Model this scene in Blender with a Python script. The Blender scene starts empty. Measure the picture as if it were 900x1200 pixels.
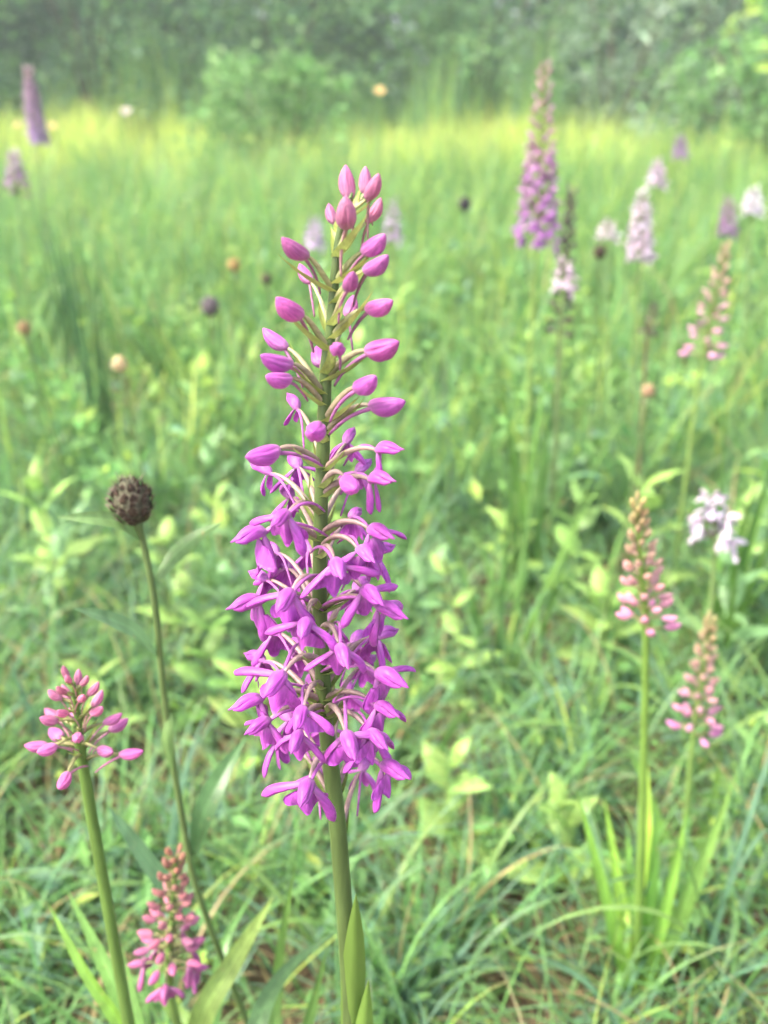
import bpy, math, random
import numpy as np
from mathutils import Vector, Matrix

random.seed(7)
rng = np.random.default_rng(7)
R = math.radians
sc = bpy.context.scene
C = sc.collection

# ------------------------------------------------------------------ camera
CAM_H = 0.45
PITCH = 25.0
FPX = 1039.2                     # focal length in pixels of the 900 x 1200 photograph (60 degrees tall)
cam_d = bpy.data.cameras.new('camera')
cam_d.sensor_fit = 'VERTICAL'
cam_d.sensor_height = 24.0
cam_d.lens = 12.0 / math.tan(R(30))
cam_d.clip_start = 0.01
cam_d.clip_end = 600
cam_d.dof.use_dof = True
cam_d.dof.focus_distance = 0.212
cam_d.dof.aperture_fstop = 7.4
cam_d.dof.aperture_blades = 0
cam = bpy.data.objects.new('camera', cam_d)
cam.location = (0, 0, CAM_H)
cam.rotation_euler = (R(90 - PITCH), 0, 0)
C.objects.link(cam)
sc.camera = cam

# ------------------------------------------------------------------ sky, sun, exposure
SUN_EL, SUN_AZ = 56.0, -112.0     # azimuth clockwise from the view direction (+Y)
w = bpy.data.worlds.new('World')
sc.world = w
w.use_nodes = True
nt = w.node_tree
bg = nt.nodes['Background']
sky = nt.nodes.new('ShaderNodeTexSky')
sky.sky_type = 'NISHITA'
sky.sun_disc = False
sky.sun_elevation = R(SUN_EL)
sky.sun_rotation = R(SUN_AZ)
sky.air_density = 1.0
sky.dust_density = 6.0
sky.ozone_density = 0.6
nt.links.new(sky.outputs[0], bg.inputs[0])
bg.inputs[1].default_value = 0.11
sun_d = bpy.data.lights.new('sun', 'SUN')
sun_d.energy = 1.5
sun_d.angle = R(13)
sun_d.color = (1.0, 0.965, 0.90)
sun = bpy.data.objects.new('sun', sun_d)
sdir = Vector((math.sin(R(SUN_AZ)) * math.cos(R(SUN_EL)), math.cos(R(SUN_AZ)) * math.cos(R(SUN_EL)), math.sin(R(SUN_EL))))
sun.rotation_euler = sdir.to_track_quat('Z', 'Y').to_euler()
sun.location = (0, 0, 10)
C.objects.link(sun)
vs = sc.view_settings
vs.view_transform = 'Standard'
vs.look = 'None'
vs.exposure = 2.3
vs.gamma = 1.0
vs.use_curve_mapping = False
cy = sc.cycles
cy.use_denoising = True
cy.max_bounces = 8
cy.diffuse_bounces = 4
cy.transmission_bounces = 4
cy.transparent_max_bounces = 4
cy.volume_bounces = 1
cy.use_adaptive_sampling = True
cy.adaptive_threshold = 0.02

# ------------------------------------------------------------------ pixels to rays
cp, sp = math.cos(R(PITCH)), math.sin(R(PITCH))

def ray(px, py):
    u, v = (px - 450) / FPX, (600 - py) / FPX
    return Vector((u, cp + v * sp, -sp + v * cp))

def at(px, py, Y):
    """point of the pixel's ray at horizontal distance Y in front of the camera"""
    d = ray(px, py)
    return Vector((0, 0, CAM_H)) + d * (Y / d.y)

def depth_at(px, py, Y):
    d = ray(px, py)
    return Y / d.y               # ray() has unit depth along the view axis

def gh(x, y):
    return 0.008 * np.sin(7 * x + 1.3) * np.cos(6 * y) + 0.006 * np.sin(15 * x + 11 * y) + 0.02 * np.sin(.8 * x) * np.sin(.5 * y + 1)

def gpt(x, y):
    return Vector((x, y, float(gh(x, y))))

# ------------------------------------------------------------------ materials
def mat_new(name):
    m = bpy.data.materials.new(name)
    m.use_nodes = True
    n = m.node_tree.nodes
    n.clear()
    return m, n, m.node_tree.links

def organ_material(name, trans=0.35, rough=0.5, spec=0.3, nscale=400., var=0.25, streak=(1, 1, 1), bump=0.0, pale_base=0.0, attr=None, coat=0.0):
    """petal / leaf: colour from the object's own colour (or a colour attribute), fine mottling, some light passing through"""
    m, n, l = mat_new(name)
    out = n.new('ShaderNodeOutputMaterial')
    if attr:
        col = n.new('ShaderNodeAttribute'); col.attribute_name = attr
        csock = col.outputs['Color']
    else:
        oi = n.new('ShaderNodeObjectInfo'); csock = oi.outputs['Color']
    tc = n.new('ShaderNodeTexCoord')
    mp = n.new('ShaderNodeMapping'); mp.inputs['Scale'].default_value = streak
    l.new(tc.outputs['Object'], mp.inputs[0])
    nz = n.new('ShaderNodeTexNoise'); nz.inputs['Scale'].default_value = nscale; nz.inputs['Detail'].default_value = 3
    l.new(mp.outputs[0], nz.inputs['Vector'])
    mr = n.new('ShaderNodeMapRange')
    mr.inputs[1].default_value = 0.3; mr.inputs[2].default_value = 0.7
    mr.inputs[3].default_value = 1 - var; mr.inputs[4].default_value = 1 + var
    l.new(nz.outputs[0], mr.inputs[0])
    mul = n.new('ShaderNodeVectorMath'); mul.operation = 'SCALE'
    l.new(csock, mul.inputs[0]); l.new(mr.outputs[0], mul.inputs['Scale'])
    cfin = mul.outputs[0]
    if pale_base > 0:
        at_ = n.new('ShaderNodeAttribute'); at_.attribute_name = 'k'
        mr2 = n.new('ShaderNodeMapRange'); mr2.inputs[3].default_value = pale_base; mr2.inputs[4].default_value = 0.0
        mr2.inputs[2].default_value = 0.42
        l.new(at_.outputs['Fac'], mr2.inputs[0])
        mx = n.new('ShaderNodeMix'); mx.data_type = 'RGBA'
        l.new(mr2.outputs[0], mx.inputs[0]); l.new(cfin, mx.inputs[6]); mx.inputs[7].default_value = (0.75, 0.55, 0.7, 1)
        cfin = mx.outputs[2]
    pb = n.new('ShaderNodeBsdfPrincipled')
    l.new(cfin, pb.inputs['Base Color'])
    pb.inputs['Roughness'].default_value = rough
    pb.inputs['Specular IOR Level'].default_value = spec
    if coat: pb.inputs['Sheen Weight'].default_value = coat
    if bump > 0:
        bp = n.new('ShaderNodeBump'); bp.inputs['Strength'].default_value = bump; bp.inputs['Distance'].default_value = 0.0004
        l.new(nz.outputs[0], bp.inputs['Height']); l.new(bp.outputs[0], pb.inputs['Normal'])
    tr = n.new('ShaderNodeBsdfTranslucent')
    l.new(cfin, tr.inputs[0])
    mix = n.new('ShaderNodeMixShader'); mix.inputs[0].default_value = trans
    l.new(pb.outputs[0], mix.inputs[1]); l.new(tr.outputs[0], mix.inputs[2])
    l.new(mix.outputs[0], out.inputs[0])
    return m

M = {}
M['petal'] = organ_material('petal', 0.36, 0.40, 0.4, 13, 0.30, (0.10, 1, 1), 0.8, 0.30, coat=0.12)
M['ovary'] = organ_material('ovary', 0.08, 0.42, 0.4, 10, 0.22, (0.5, 1, 1), 0.4)
M['herb_leaf'] = organ_material('herb_leaf', 0.36, 0.42, 0.4, 11, 0.22, (1, 0.6, 1), 0.5)
M['bract'] = organ_material('bract', 0.35, 0.45, 0.35, 12, 0.22, (0.2, 1, 1), 0.4)
M['stem'] = organ_material('stem', 0.08, 0.42, 0.4, 450, 0.2, (1, 1, 0.12), 0.5)
M['leaf'] = organ_material('leaf', 0.38, 0.42, 0.4, 120, 0.2, (1, 1, 0.25), 0.3)
M['grass'] = organ_material('grass', 0.42, 0.45, 0.35, 90, 0.16, (1, 1, 0.2), 0.0, attr='Col')
M['foliage'] = organ_material('foliage', 0.4, 0.5, 0.3, 3, 0.2, attr='Col')
M['seedhead'] = organ_material('seedhead', 0.05, 0.8, 0.15, 900, 0.4, (1, 1, 1), 0.6)
M['bark'] = organ_material('bark', 0.0, 0.9, 0.1, 12, 0.4, (1, 1, 0.2), 0.6)

def strap_leaf_material():
    """blade with parallel veins, a paler midrib and dry flecks"""
    m = organ_material('strap_leaf', 0.34, 0.38, 0.45, 260, 0.24, (1, 1, 0.12), 0.3)
    n, l = m.node_tree.nodes, m.node_tree.links
    pb = [x for x in n if x.type == 'BSDF_PRINCIPLED'][0]; tr = [x for x in n if x.type == 'BSDF_TRANSLUCENT'][0]
    src = pb.inputs['Base Color'].links[0].from_socket
    a = n.new('ShaderNodeAttribute'); a.attribute_name = 's'
    w_ = n.new('ShaderNodeMath'); w_.operation = 'MULTIPLY'; w_.inputs[1].default_value = 22.0; l.new(a.outputs['Fac'], w_.inputs[0])
    c = n.new('ShaderNodeMath'); c.operation = 'COSINE'; l.new(w_.outputs[0], c.inputs[0])
    ab = n.new('ShaderNodeMath'); ab.operation = 'ABSOLUTE'; l.new(a.outputs['Fac'], ab.inputs[0])
    mid = n.new('ShaderNodeMapRange'); mid.inputs[1].default_value = 0.0; mid.inputs[2].default_value = .10; mid.inputs[3].default_value = .35; mid.inputs[4].default_value = 0.0
    l.new(ab.outputs[0], mid.inputs[0])
    vr = n.new('ShaderNodeMath'); vr.operation = 'MULTIPLY_ADD'; vr.inputs[1].default_value = .12; vr.inputs[2].default_value = 1.0; l.new(c.outputs[0], vr.inputs[0])
    ad = n.new('ShaderNodeMath'); ad.operation = 'ADD'; l.new(vr.outputs[0], ad.inputs[0]); l.new(mid.outputs[0], ad.inputs[1])
    sc2 = n.new('ShaderNodeVectorMath'); sc2.operation = 'SCALE'; l.new(src, sc2.inputs[0]); l.new(ad.outputs[0], sc2.inputs['Scale'])
    tc = n.new('ShaderNodeTexCoord'); nz = n.new('ShaderNodeTexNoise'); nz.inputs['Scale'].default_value = 320; nz.inputs['Detail'].default_value = 4
    l.new(tc.outputs['Object'], nz.inputs['Vector'])
    fl = n.new('ShaderNodeMapRange'); fl.inputs[1].default_value = .66; fl.inputs[2].default_value = .74; fl.inputs[4].default_value = .6; l.new(nz.outputs[0], fl.inputs[0])
    mx = n.new('ShaderNodeMix'); mx.data_type = 'RGBA'; l.new(fl.outputs[0], mx.inputs[0]); l.new(sc2.outputs[0], mx.inputs[6]); mx.inputs[7].default_value = (.36, .28, .12, 1)
    l.new(mx.outputs[2], pb.inputs['Base Color']); l.new(mx.outputs[2], tr.inputs[0])
    return m
M['strap_leaf'] = strap_leaf_material()

def ground_material():
    m, n, l = mat_new('meadow_soil')
    out = n.new('ShaderNodeOutputMaterial'); pb = n.new('ShaderNodeBsdfPrincipled')
    tc = n.new('ShaderNodeTexCoord')
    a = n.new('ShaderNodeTexNoise'); a.inputs['Scale'].default_value = 9; a.inputs['Detail'].default_value = 8
    b = n.new('ShaderNodeTexNoise'); b.inputs['Scale'].default_value = 160; b.inputs['Detail'].default_value = 6
    for x in (a, b): l.new(tc.outputs['Object'], x.inputs['Vector'])
    r1 = n.new('ShaderNodeValToRGB')
    r1.color_ramp.elements[0].position = 0.35; r1.color_ramp.elements[0].color = (0.075, 0.050, 0.028, 1)
    r1.color_ramp.elements[1].position = 0.62; r1.color_ramp.elements[1].color = (0.07, 0.11, 0.03, 1)
    e = r1.color_ramp.elements.new(0.5); e.color = (0.16, 0.12, 0.06, 1)
    l.new(a.outputs[0], r1.inputs[0])
    mr = n.new('ShaderNodeMapRange'); mr.inputs[1].default_value = .3; mr.inputs[2].default_value = .7; mr.inputs[3].default_value = .6; mr.inputs[4].default_value = 1.4
    l.new(b.outputs[0], mr.inputs[0])
    mul = n.new('ShaderNodeVectorMath'); mul.operation = 'SCALE'
    l.new(r1.outputs[0], mul.inputs[0]); l.new(mr.outputs[0], mul.inputs['Scale'])
    l.new(mul.outputs[0], pb.inputs['Base Color']); pb.inputs['Roughness'].default_value = 0.95
    bp = n.new('ShaderNodeBump'); bp.inputs['Distance'].default_value = 0.01
    l.new(b.outputs[0], bp.inputs['Height']); l.new(bp.outputs[0], pb.inputs['Normal'])
    l.new(pb.outputs[0], out.inputs[0])
    return m
M['soil'] = ground_material()

# ------------------------------------------------------------------ mesh helpers
def mesh_np(name, V, F, col=None, k=None, smooth=True):
    """V (n,3); F (m,4) or (m,3) int array"""
    V = np.asarray(V, np.float32); F = np.asarray(F, np.int32)
    me = bpy.data.meshes.new(name)
    nv, (nf, q) = len(V), F.shape
    me.vertices.add(nv); me.vertices.foreach_set('co', V.ravel())
    me.loops.add(nf * q); me.loops.foreach_set('vertex_index', F.ravel())
    me.polygons.add(nf)
    me.polygons.foreach_set('loop_start', np.arange(0, nf * q, q, dtype=np.int32))
    me.polygons.foreach_set('use_smooth', np.full(nf, smooth, bool))
    if col is not None:
        ca = me.color_attributes.new('Col', 'FLOAT_COLOR', 'POINT')
        c4 = np.ones((nv, 4), np.float32); c4[:, :3] = col
        ca.data.foreach_set('color', c4.ravel())
    if k is not None:
        ka = me.attributes.new('k', 'FLOAT', 'POINT'); ka.data.foreach_set('value', np.asarray(k, np.float32))
    me.update(calc_edges=True)
    return me

def mesh_py(name, V, F, k=None, smooth=True):
    me = bpy.data.meshes.new(name)
    me.from_pydata([tuple(v) for v in V], [], F)
    me.polygons.foreach_set('use_smooth', [smooth] * len(me.polygons))
    if k is not None:
        ka = me.attributes.new('k', 'FLOAT', 'POINT'); ka.data.foreach_set('value', list(k))
    me.update()
    return me

def link(name, me, mat=None, parent=None, color=None, mtx=None):
    o = bpy.data.objects.new(name, me)
    C.objects.link(o)
    if mat is not None and me is not None and not me.materials:
        me.materials.append(mat)
    if parent is not None: o.parent = parent
    if color is not None: o.color = (*color, 1)
    if mtx is not None: o.matrix_local = mtx
    return o

def tag(o, label=None, cat=None, group=None, kind=None):
    if label: o['label'] = label
    if cat: o['category'] = cat
    if group: o['group'] = group
    if kind: o['kind'] = kind
    return o

def empty(name, loc, label, cat, group=None):
    o = bpy.data.objects.new(name, None)
    o.empty_display_size = 0.01
    C.objects.link(o)
    o.location = loc
    return tag(o, label, cat, group)

def bez(p0, p1, p2, p3, n):
    out = []
    for i in range(n + 1):
        t = i / n; s = 1 - t
        out.append(p0 * s**3 + p1 * 3 * s * s * t + p2 * 3 * s * t * t + p3 * t**3)
    return out

def catmull(pts, n):
    P = [Vector(p) for p in pts]
    P = [P[0] * 2 - P[1]] + P + [P[-1] * 2 - P[-2]]
    out = []
    segs = len(P) - 3
    for i in range(n + 1):
        x = i / n * segs; j = min(int(x), segs - 1); t = x - j
        a, b, c, d = P[j:j + 4]
        out.append(0.5 * (2 * b + (c - a) * t + (2 * a - 5 * b + 4 * c - d) * t * t + (3 * b - a - 3 * c + d) * t**3))
    return out

def tube(pts, rad, seg=8, flat=1.0, ridges=0, rdepth=0.0, twist=0.0, cap=True):
    """closed tapered tube along points; ridges run along (and twist round) it"""
    V, F, K = [], [], []
    n = len(pts)
    up = None
    for i, p in enumerate(pts):
        tg = (pts[min(i + 1, n - 1)] - pts[max(i - 1, 0)])
        if tg.length < 1e-9: tg = Vector((0, 0, 1))
        tg.normalize()
        if up is None:
            up = tg.orthogonal().normalized()
        up = (up - tg * up.dot(tg)).normalized()
        sd = tg.cross(up)
        r = rad(i / (n - 1)) if callable(rad) else rad[i]
        for j in range(seg):
            a = 2 * math.pi * j / seg
            rr = r * (1 + (rdepth * math.cos(ridges * a + twist * i / n) if ridges else 0))
            V.append(p + up * (rr * math.cos(a)) + sd * (rr * flat * math.sin(a)))
            K.append(i / (n - 1))
    for i in range(n - 1):
        for j in range(seg):
            F.append((i * seg + j, i * seg + (j + 1) % seg, (i + 1) * seg + (j + 1) % seg, (i + 1) * seg + j))
    if cap:
        F.append(tuple(reversed(range(seg)))); F.append(tuple(range((n - 1) * seg, n * seg)))
    return V, F, K

def ribbon(pts, width, side_hint=None, fold=0.25, cols=4, wave=0.0, ph=0.0):
    """leaf blade along points: width(t), folded along the midrib; gently waved edge"""
    V, F, K = [], [], []
    n = len(pts)
    for i, p in enumerate(pts):
        t = i / (n - 1)
        tg = (pts[min(i + 1, n - 1)] - pts[max(i - 1, 0)]).normalized()
        hint = side_hint if side_hint is not None else Vector((1, 0, 0))
        sd = hint - tg * hint.dot(tg)
        sd = sd.normalized() if sd.length > 1e-6 else tg.orthogonal().normalized()
        nm = sd.cross(tg)
        wd = width(t)
        for j in range(cols + 1):
            s = j / cols * 2 - 1
            V.append(p + sd * (s * wd) + nm * (fold * abs(s)**1.3 * wd + wave * wd * s * math.sin(t * 9 + ph + s)))
            K.append(t)
    c1 = cols + 1
    for i in range(n - 1):
        for j in range(cols):
            F.append((i * c1 + j, i * c1 + j + 1, (i + 1) * c1 + j + 1, (i + 1) * c1 + j))
    return V, F, K

def lance(wmax, peak=0.35, base=0.25):
    def f(t):
        if t < peak:
            x = t / peak
            return wmax * (base + (1 - base) * math.sin(x * math.pi / 2))
        x = (t - peak) / (1 - peak)
        return wmax * max(0.015, math.cos(x * math.pi / 2)**0.9)
    return f

# ------------------------------------------------------------------ the ground
def make_ground():
    a = np.concatenate([-np.geomspace(250, 2.2, 26), np.linspace(-2, 2, 81), np.geomspace(2.2, 250, 26)])
    b = np.concatenate([-np.geomspace(120, 1.1, 16), np.linspace(-1, 4, 101), np.geomspace(4.2, 400, 40)])
    X, Y = np.meshgrid(a, b)
    Z = gh(X, Y)
    V = np.stack([X.ravel(), Y.ravel(), Z.ravel()], 1)
    nx, ny = len(a), len(b)
    i = np.arange((ny - 1) * (nx - 1)); r, c = i // (nx - 1), i % (nx - 1)
    F = np.stack([r * nx + c, r * nx + c + 1, (r + 1) * nx + c + 1, (r + 1) * nx + c], 1)
    o = link('ground', mesh_np('ground', V, F), M['soil'])
    tag(o, 'brown soil and litter under the meadow grass', 'ground', kind='structure')
make_ground()

# ------------------------------------------------------------------ grass
PAL = {
    'blue':  np.array([0.150, 0.285, 0.165]),
    'mid':   np.array([0.140, 0.295, 0.090]),
    'fresh': np.array([0.225, 0.420, 0.135]),
    'lime':  np.array([0.370, 0.520, 0.105]),
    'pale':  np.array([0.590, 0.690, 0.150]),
    'straw': np.array([0.420, 0.340, 0.170]),
    'brown': np.array([0.200, 0.130, 0.070]),
}

def pick(n, names, p):
    idx = rng.choice(len(names), n, p=np.array(p) / np.sum(p))
    base = np.stack([PAL[k] for k in names])[idx]
    return base * rng.uniform(0.75, 1.25, (n, 1)) * rng.uniform(0.92, 1.08, (n, 3))

def blades(name, x, y, length, width, th0, bend, colour, segs=6, fold=True, z=None, az=None):
    n = len(x)
    if z is None: z = gh(x, y) - 0.004
    az = rng.uniform(0, 2 * np.pi, n) if az is None else az
    # a second, sideways curl
    curl = rng.normal(0, 0.5, n)
    K = segs + 1
    t = np.linspace(0, 1, K)
    th = th0[:, None] + bend[:, None] * t[None, :]**1.5
    ds = (length / segs)[:, None]
    a = az[:, None] + curl[:, None] * t[None, :]
    dx = np.sin(th) * np.cos(a) * ds; dy = np.sin(th) * np.sin(a) * ds; dz = np.cos(th) * ds
    px = x[:, None] + np.concatenate([np.zeros((n, 1)), np.cumsum(dx[:, :-1], 1)], 1)
    py = y[:, None] + np.concatenate([np.zeros((n, 1)), np.cumsum(dy[:, :-1], 1)], 1)
    pz = z[:, None] + np.concatenate([np.zeros((n, 1)), np.cumsum(dz[:, :-1], 1)], 1)
    pz = np.maximum(pz, gh(px, py) + 0.003)
    tw = rng.normal(0, 0.7, n)[:, None] * t[None, :]
    sx = -np.sin(a + tw); sy = np.cos(a + tw)
    wd = width[:, None] * (0.55 + 0.45 * np.minimum(t * 4, 1)) * (1 - t**2.2)**0.8 * 0.5
    wd[:, -1] = width * 0.03
    nx = -np.cos(th) * np.cos(a); ny = -np.cos(th) * np.sin(a); nz_ = np.sin(th)
    if fold:
        P = np.stack([
            np.stack([px + sx * wd + nx * wd * .5, py + sy * wd + ny * wd * .5, pz + nz_ * wd * .5], 2),
            np.stack([px, py, pz], 2),
            np.stack([px - sx * wd + nx * wd * .5, py - sy * wd + ny * wd * .5, pz + nz_ * wd * .5], 2)], 2)
        m = 3
    else:
        P = np.stack([np.stack([px + sx * wd, py + sy * wd, pz], 2), np.stack([px - sx * wd, py - sy * wd, pz], 2)], 2)
        m = 2
    V = P.reshape(-1, 3)
    base = (np.arange(n) * K * m)[:, None, None]
    i = np.arange(segs)[None, :, None]; j = np.arange(m - 1)[None, None, :]
    v0 = base + i * m + j
    F = np.stack([v0, v0 + 1, v0 + m + 1, v0 + m], 3).reshape(-1, 4)
    col = np.repeat(colour, K * m, axis=0)
    # tips of some blades are dry
    tip = (rng.random(n) < 0.12)[:, None] * np.clip((t - 0.75) * 4, 0, 1)[None, :]
    tip = np.repeat(tip.reshape(-1), m)[:, None]
    col = col * (1 - tip) + PAL['straw'] * tip
    o = link(name, mesh_np(name, V, F, col), M['grass'])
    return o

GAPS = [(.085, .67, .075), (.19, .73, .06), (.27, .60, .05), (.17, .41, .035), (-.17, .50, .055), (-.05, .56, .035), (.02, .45, .03)]   # thin places where litter and soil show

def thin(x, y, p=.72):
    keep = np.ones(len(x), bool)
    for (gx, gy, gr) in GAPS:
        d = np.hypot((x - gx), (y - gy) * .8) / gr
        keep &= ~((d < 1 + .35 * np.sin(9 * np.arctan2(y - gy, x - gx))) & (rng.random(len(x)) < p))
    return x[keep], y[keep]

def scatter(n, y0, y1, side=0.62, pad=0.35, power=1.0, clump=0.0):
    u = rng.random(n)
    y = (y0**(1 + power) + u * (y1**(1 + power) - y0**(1 + power)))**(1 / (1 + power))
    x = rng.uniform(-1, 1, n) * (pad + side * y)
    if clump > 0:
        g = 0.03 + 0.03 * y
        x = x + clump * g * np.sin(x / g * 2.1 + 3 * np.sin(y / g)) ; y = y + clump * g * np.sin(y / g * 1.7 + 2 * np.cos(x / g * 1.3))
    return x, y

def make_grass():
    # close turf: long arching thin blades lying every way
    n = 31000
    x, y = scatter(n, 0.20, 1.15, clump=.5, power=.7)
    x, y = thin(x, y); n = len(x)
    L = rng.uniform(0.05, 0.145, n) * (0.8 + 0.35 * y)
    o = blades('meadow_grass', x, y, L, rng.uniform(.0010, .0028, n), np.abs(rng.normal(.35, .3, n)), rng.uniform(.3, 2.3, n),
               np.where(((x < -.06 - .1 * np.sin(20 * y)) & (y < .62) & (rng.random(n) < .16))[:, None], pick(n, ['straw', 'fresh'], [.6, .4]), pick(n, ['blue', 'mid', 'fresh', 'lime', 'straw'], [.36, .32, .25, .03, .04])), 8)
    tag(o, 'fine blue-green arching grass blades of the near turf', 'grass', kind='stuff')
    # dry thatch on the soil
    n = 9000
    x, y = scatter(n, 0.2, 1.6, power=.6)
    o = blades('dry_thatch', x, y, rng.uniform(.03, .10, n), rng.uniform(.001, .0026, n), rng.uniform(1.1, 1.5, n), rng.uniform(0, .4, n),
               pick(n, ['straw', 'brown'], [.5, .5]), 4, fold=False)
    tag(o, 'dead straw-coloured grass litter lying on the soil', 'grass litter', kind='stuff')
    # middle meadow
    n = 34000
    x, y = scatter(n, 0.85, 3.2, clump=.6)
    L = rng.uniform(0.45, 1.0, n) * (0.13 + 0.105 * y)
    o = blades('meadow_grass', x, y, L, rng.uniform(.0018, .0046, n), np.abs(rng.normal(.18, .16, n)), rng.uniform(.1, 1.3, n),
               pick(n, ['blue', 'mid', 'fresh', 'lime', 'straw', 'pale'], [.12, .24, .46, .13, .02, .03]), 6)
    tag(o, 'fresh green upright grass of the middle meadow', 'grass', kind='stuff')
    # tall pale grass further out
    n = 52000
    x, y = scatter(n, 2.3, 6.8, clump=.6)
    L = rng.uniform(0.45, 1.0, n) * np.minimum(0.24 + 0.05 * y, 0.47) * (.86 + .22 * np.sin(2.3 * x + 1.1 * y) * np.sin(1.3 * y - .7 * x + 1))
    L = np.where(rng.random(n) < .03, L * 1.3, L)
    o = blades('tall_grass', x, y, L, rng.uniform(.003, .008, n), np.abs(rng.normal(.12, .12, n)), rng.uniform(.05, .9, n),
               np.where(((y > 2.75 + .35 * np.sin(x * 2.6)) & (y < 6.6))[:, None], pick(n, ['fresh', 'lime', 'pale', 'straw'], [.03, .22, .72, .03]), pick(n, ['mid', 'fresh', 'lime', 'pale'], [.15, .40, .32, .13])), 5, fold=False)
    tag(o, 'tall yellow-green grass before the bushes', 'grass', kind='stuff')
    # rank stems rising before the bushes
    n = 7000
    x, y = scatter(n, 5.2, 7.2, clump=1.)
    L = rng.uniform(0.42, .92, n) * (.8 + .25 * np.sin(3.1 * x + y))
    o = blades('tall_grass', x, y, L, rng.uniform(.005, .012, n), np.abs(rng.normal(.08, .08, n)), rng.uniform(.05, .6, n),
               pick(n, ['mid', 'fresh', 'lime', 'blue'], [.35, .35, .15, .15]), 5, fold=False)
    tag(o, 'sparse rank green stems standing up in front of the bushes', 'grass', kind='stuff')
    n = 24000
    x, y = scatter(n, 6.5, 26, side=.7)
    L = rng.uniform(0.25, .45, n)
    o = blades('tall_grass', x, y, L, rng.uniform(.008, .02, n), np.abs(rng.normal(.15, .12, n)), rng.uniform(.05, .9, n),
               pick(n, ['mid', 'fresh', 'lime', 'blue'], [.4, .3, .1, .2]), 4, fold=False)
    tag(o, 'rough darker grass growing around the feet of the bushes', 'grass', kind='stuff')
make_grass()

def leaf_cards(name, P, size, colour, up_bias=0.6, fold=0.25, aspect=0.42, mat='foliage', parent=None):
    """many leaf blades (a folded rhombus of four faces each) at points P"""
    n = len(P)
    d = rng.normal(0, 1, (n, 3)); d[:, 2] = d[:, 2] * .6 + up_bias * .3
    d /= np.linalg.norm(d, axis=1)[:, None]
    nn = rng.normal(0, .7, (n, 3)); nn[:, 2] += up_bias * 1.6
    s = np.cross(d, nn); s /= np.linalg.norm(s, axis=1)[:, None] + 1e-9
    u = np.cross(s, d)
    sz = size[:, None]
    a = P; b = P + d * sz
    m1 = P + d * sz * .45
    l_ = m1 + s * sz * aspect * .5 + u * sz * fold * .3
    r_ = m1 - s * sz * aspect * .5 + u * sz * fold * .3
    V = np.stack([a, l_, m1, r_, b - u * sz * fold * .3], 1).reshape(-1, 3)
    k = (np.arange(n) * 5)[:, None]
    F = np.concatenate([k + np.array([0, 2, 1]), k + np.array([0, 3, 2]), k + np.array([2, 4, 1]), k + np.array([3, 4, 2])], 0)
    col = np.repeat(colour, 5, axis=0)
    return link(name, mesh_np(name, V, F, col, smooth=False), M[mat], parent)

def make_cover():
    n = 22000
    x, y = scatter(n, .25, 1.3, clump=.8)
    x, y = thin(x, y, .8); n = len(x)
    z = gh(x, y) + rng.uniform(.005, .05, n)
    o = leaf_cards('ground_cover', np.stack([x, y, z], 1), rng.uniform(.008, .022, n), pick(n, ['blue', 'mid', 'fresh', 'lime'], [.2, .35, .35, .1]), up_bias=1.2)
    tag(o, 'small low leaves of moss and clover in the turf', 'ground cover', kind='stuff')
    n = 36000
    x, y = scatter(n, .8, 3.3, clump=.9)
    z = gh(x, y) + rng.random(n) * (.07 + .06 * y)
    o = leaf_cards('ground_cover', np.stack([x, y, z], 1), rng.uniform(.012, .04, n), pick(n, ['blue', 'mid', 'fresh', 'lime'], [.14, .26, .46, .14]), up_bias=1.)
    tag(o, 'mixed leafy undergrowth between the middle meadow grasses', 'ground cover', kind='stuff')
make_cover()

# ------------------------------------------------------------------ bushes and trees behind
def woody(name, label, cat, pos, h, r, nl, lsize, names, p, group, low=0.05, aspect=.42, trunk=.03, nclump=60, up=0.6):
    base = gpt(*pos)
    root = empty(name, base, label, cat, group)
    # limbs
    V, F = [], []
    ends = []
    for i in range(9):
        a = 2 * math.pi * (i + random.random() * .6) / 9
        rr = r * random.uniform(.35, .9); hh = h * random.uniform(.5, .95)
        st = Vector((math.cos(a), math.sin(a), 0)) * trunk * .5
        e = Vector((math.cos(a) * rr, math.sin(a) * rr, hh))
        mid = Vector((e.x * .35, e.y * .35, hh * .55))
        pts = bez(st, Vector((st.x, st.y, hh * .25)), mid, e, 8)
        v, f, _ = tube(pts, lambda t: trunk * .7 * (1 - .85 * t), 6)
        k = len(V); V += v; F += [tuple(q + k for q in ff) for ff in f]
        ends += pts[3:]
    link('trunk', mesh_py('trunk', V, F), M['bark'], root, (0.12, 0.10, 0.075))
    # crown: clumps along limbs and over the outer shell
    cl = []
    for i in range(nclump):
        if i % 3 == 0 and ends:
            q = random.choice(ends); cl.append((q.x, q.y, q.z))
        else:
            a = random.uniform(0, 2 * math.pi); zz = random.uniform(low, 1)
            sh = math.sqrt(max(.05, 1 - (abs(zz - .45) / .58)**2.2)) * random.uniform(.55, 1.05)
            cl.append((math.cos(a) * r * sh, math.sin(a) * r * sh, zz * h))
    cl = np.array(cl)
    idx = rng.integers(0, len(cl), nl)
    cr = rng.uniform(.10, .26, len(cl)) * r
    off = rng.normal(0, 1, (nl, 3)); off *= (cr[idx] / 1.6)[:, None]; off[:, 2] *= .8
    P = cl[idx] + off
    P[:, 2] = np.maximum(P[:, 2], 0.02)
    ctint = rng.uniform(.7, 1.35, (len(cl), 1))
    col = pick(nl, names, p) * ctint[idx]
    leaf_cards('crown', P, rng.uniform(.6, 1.3, nl) * lsize, col, up_bias=up, aspect=aspect, parent=root)
    return root

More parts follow.
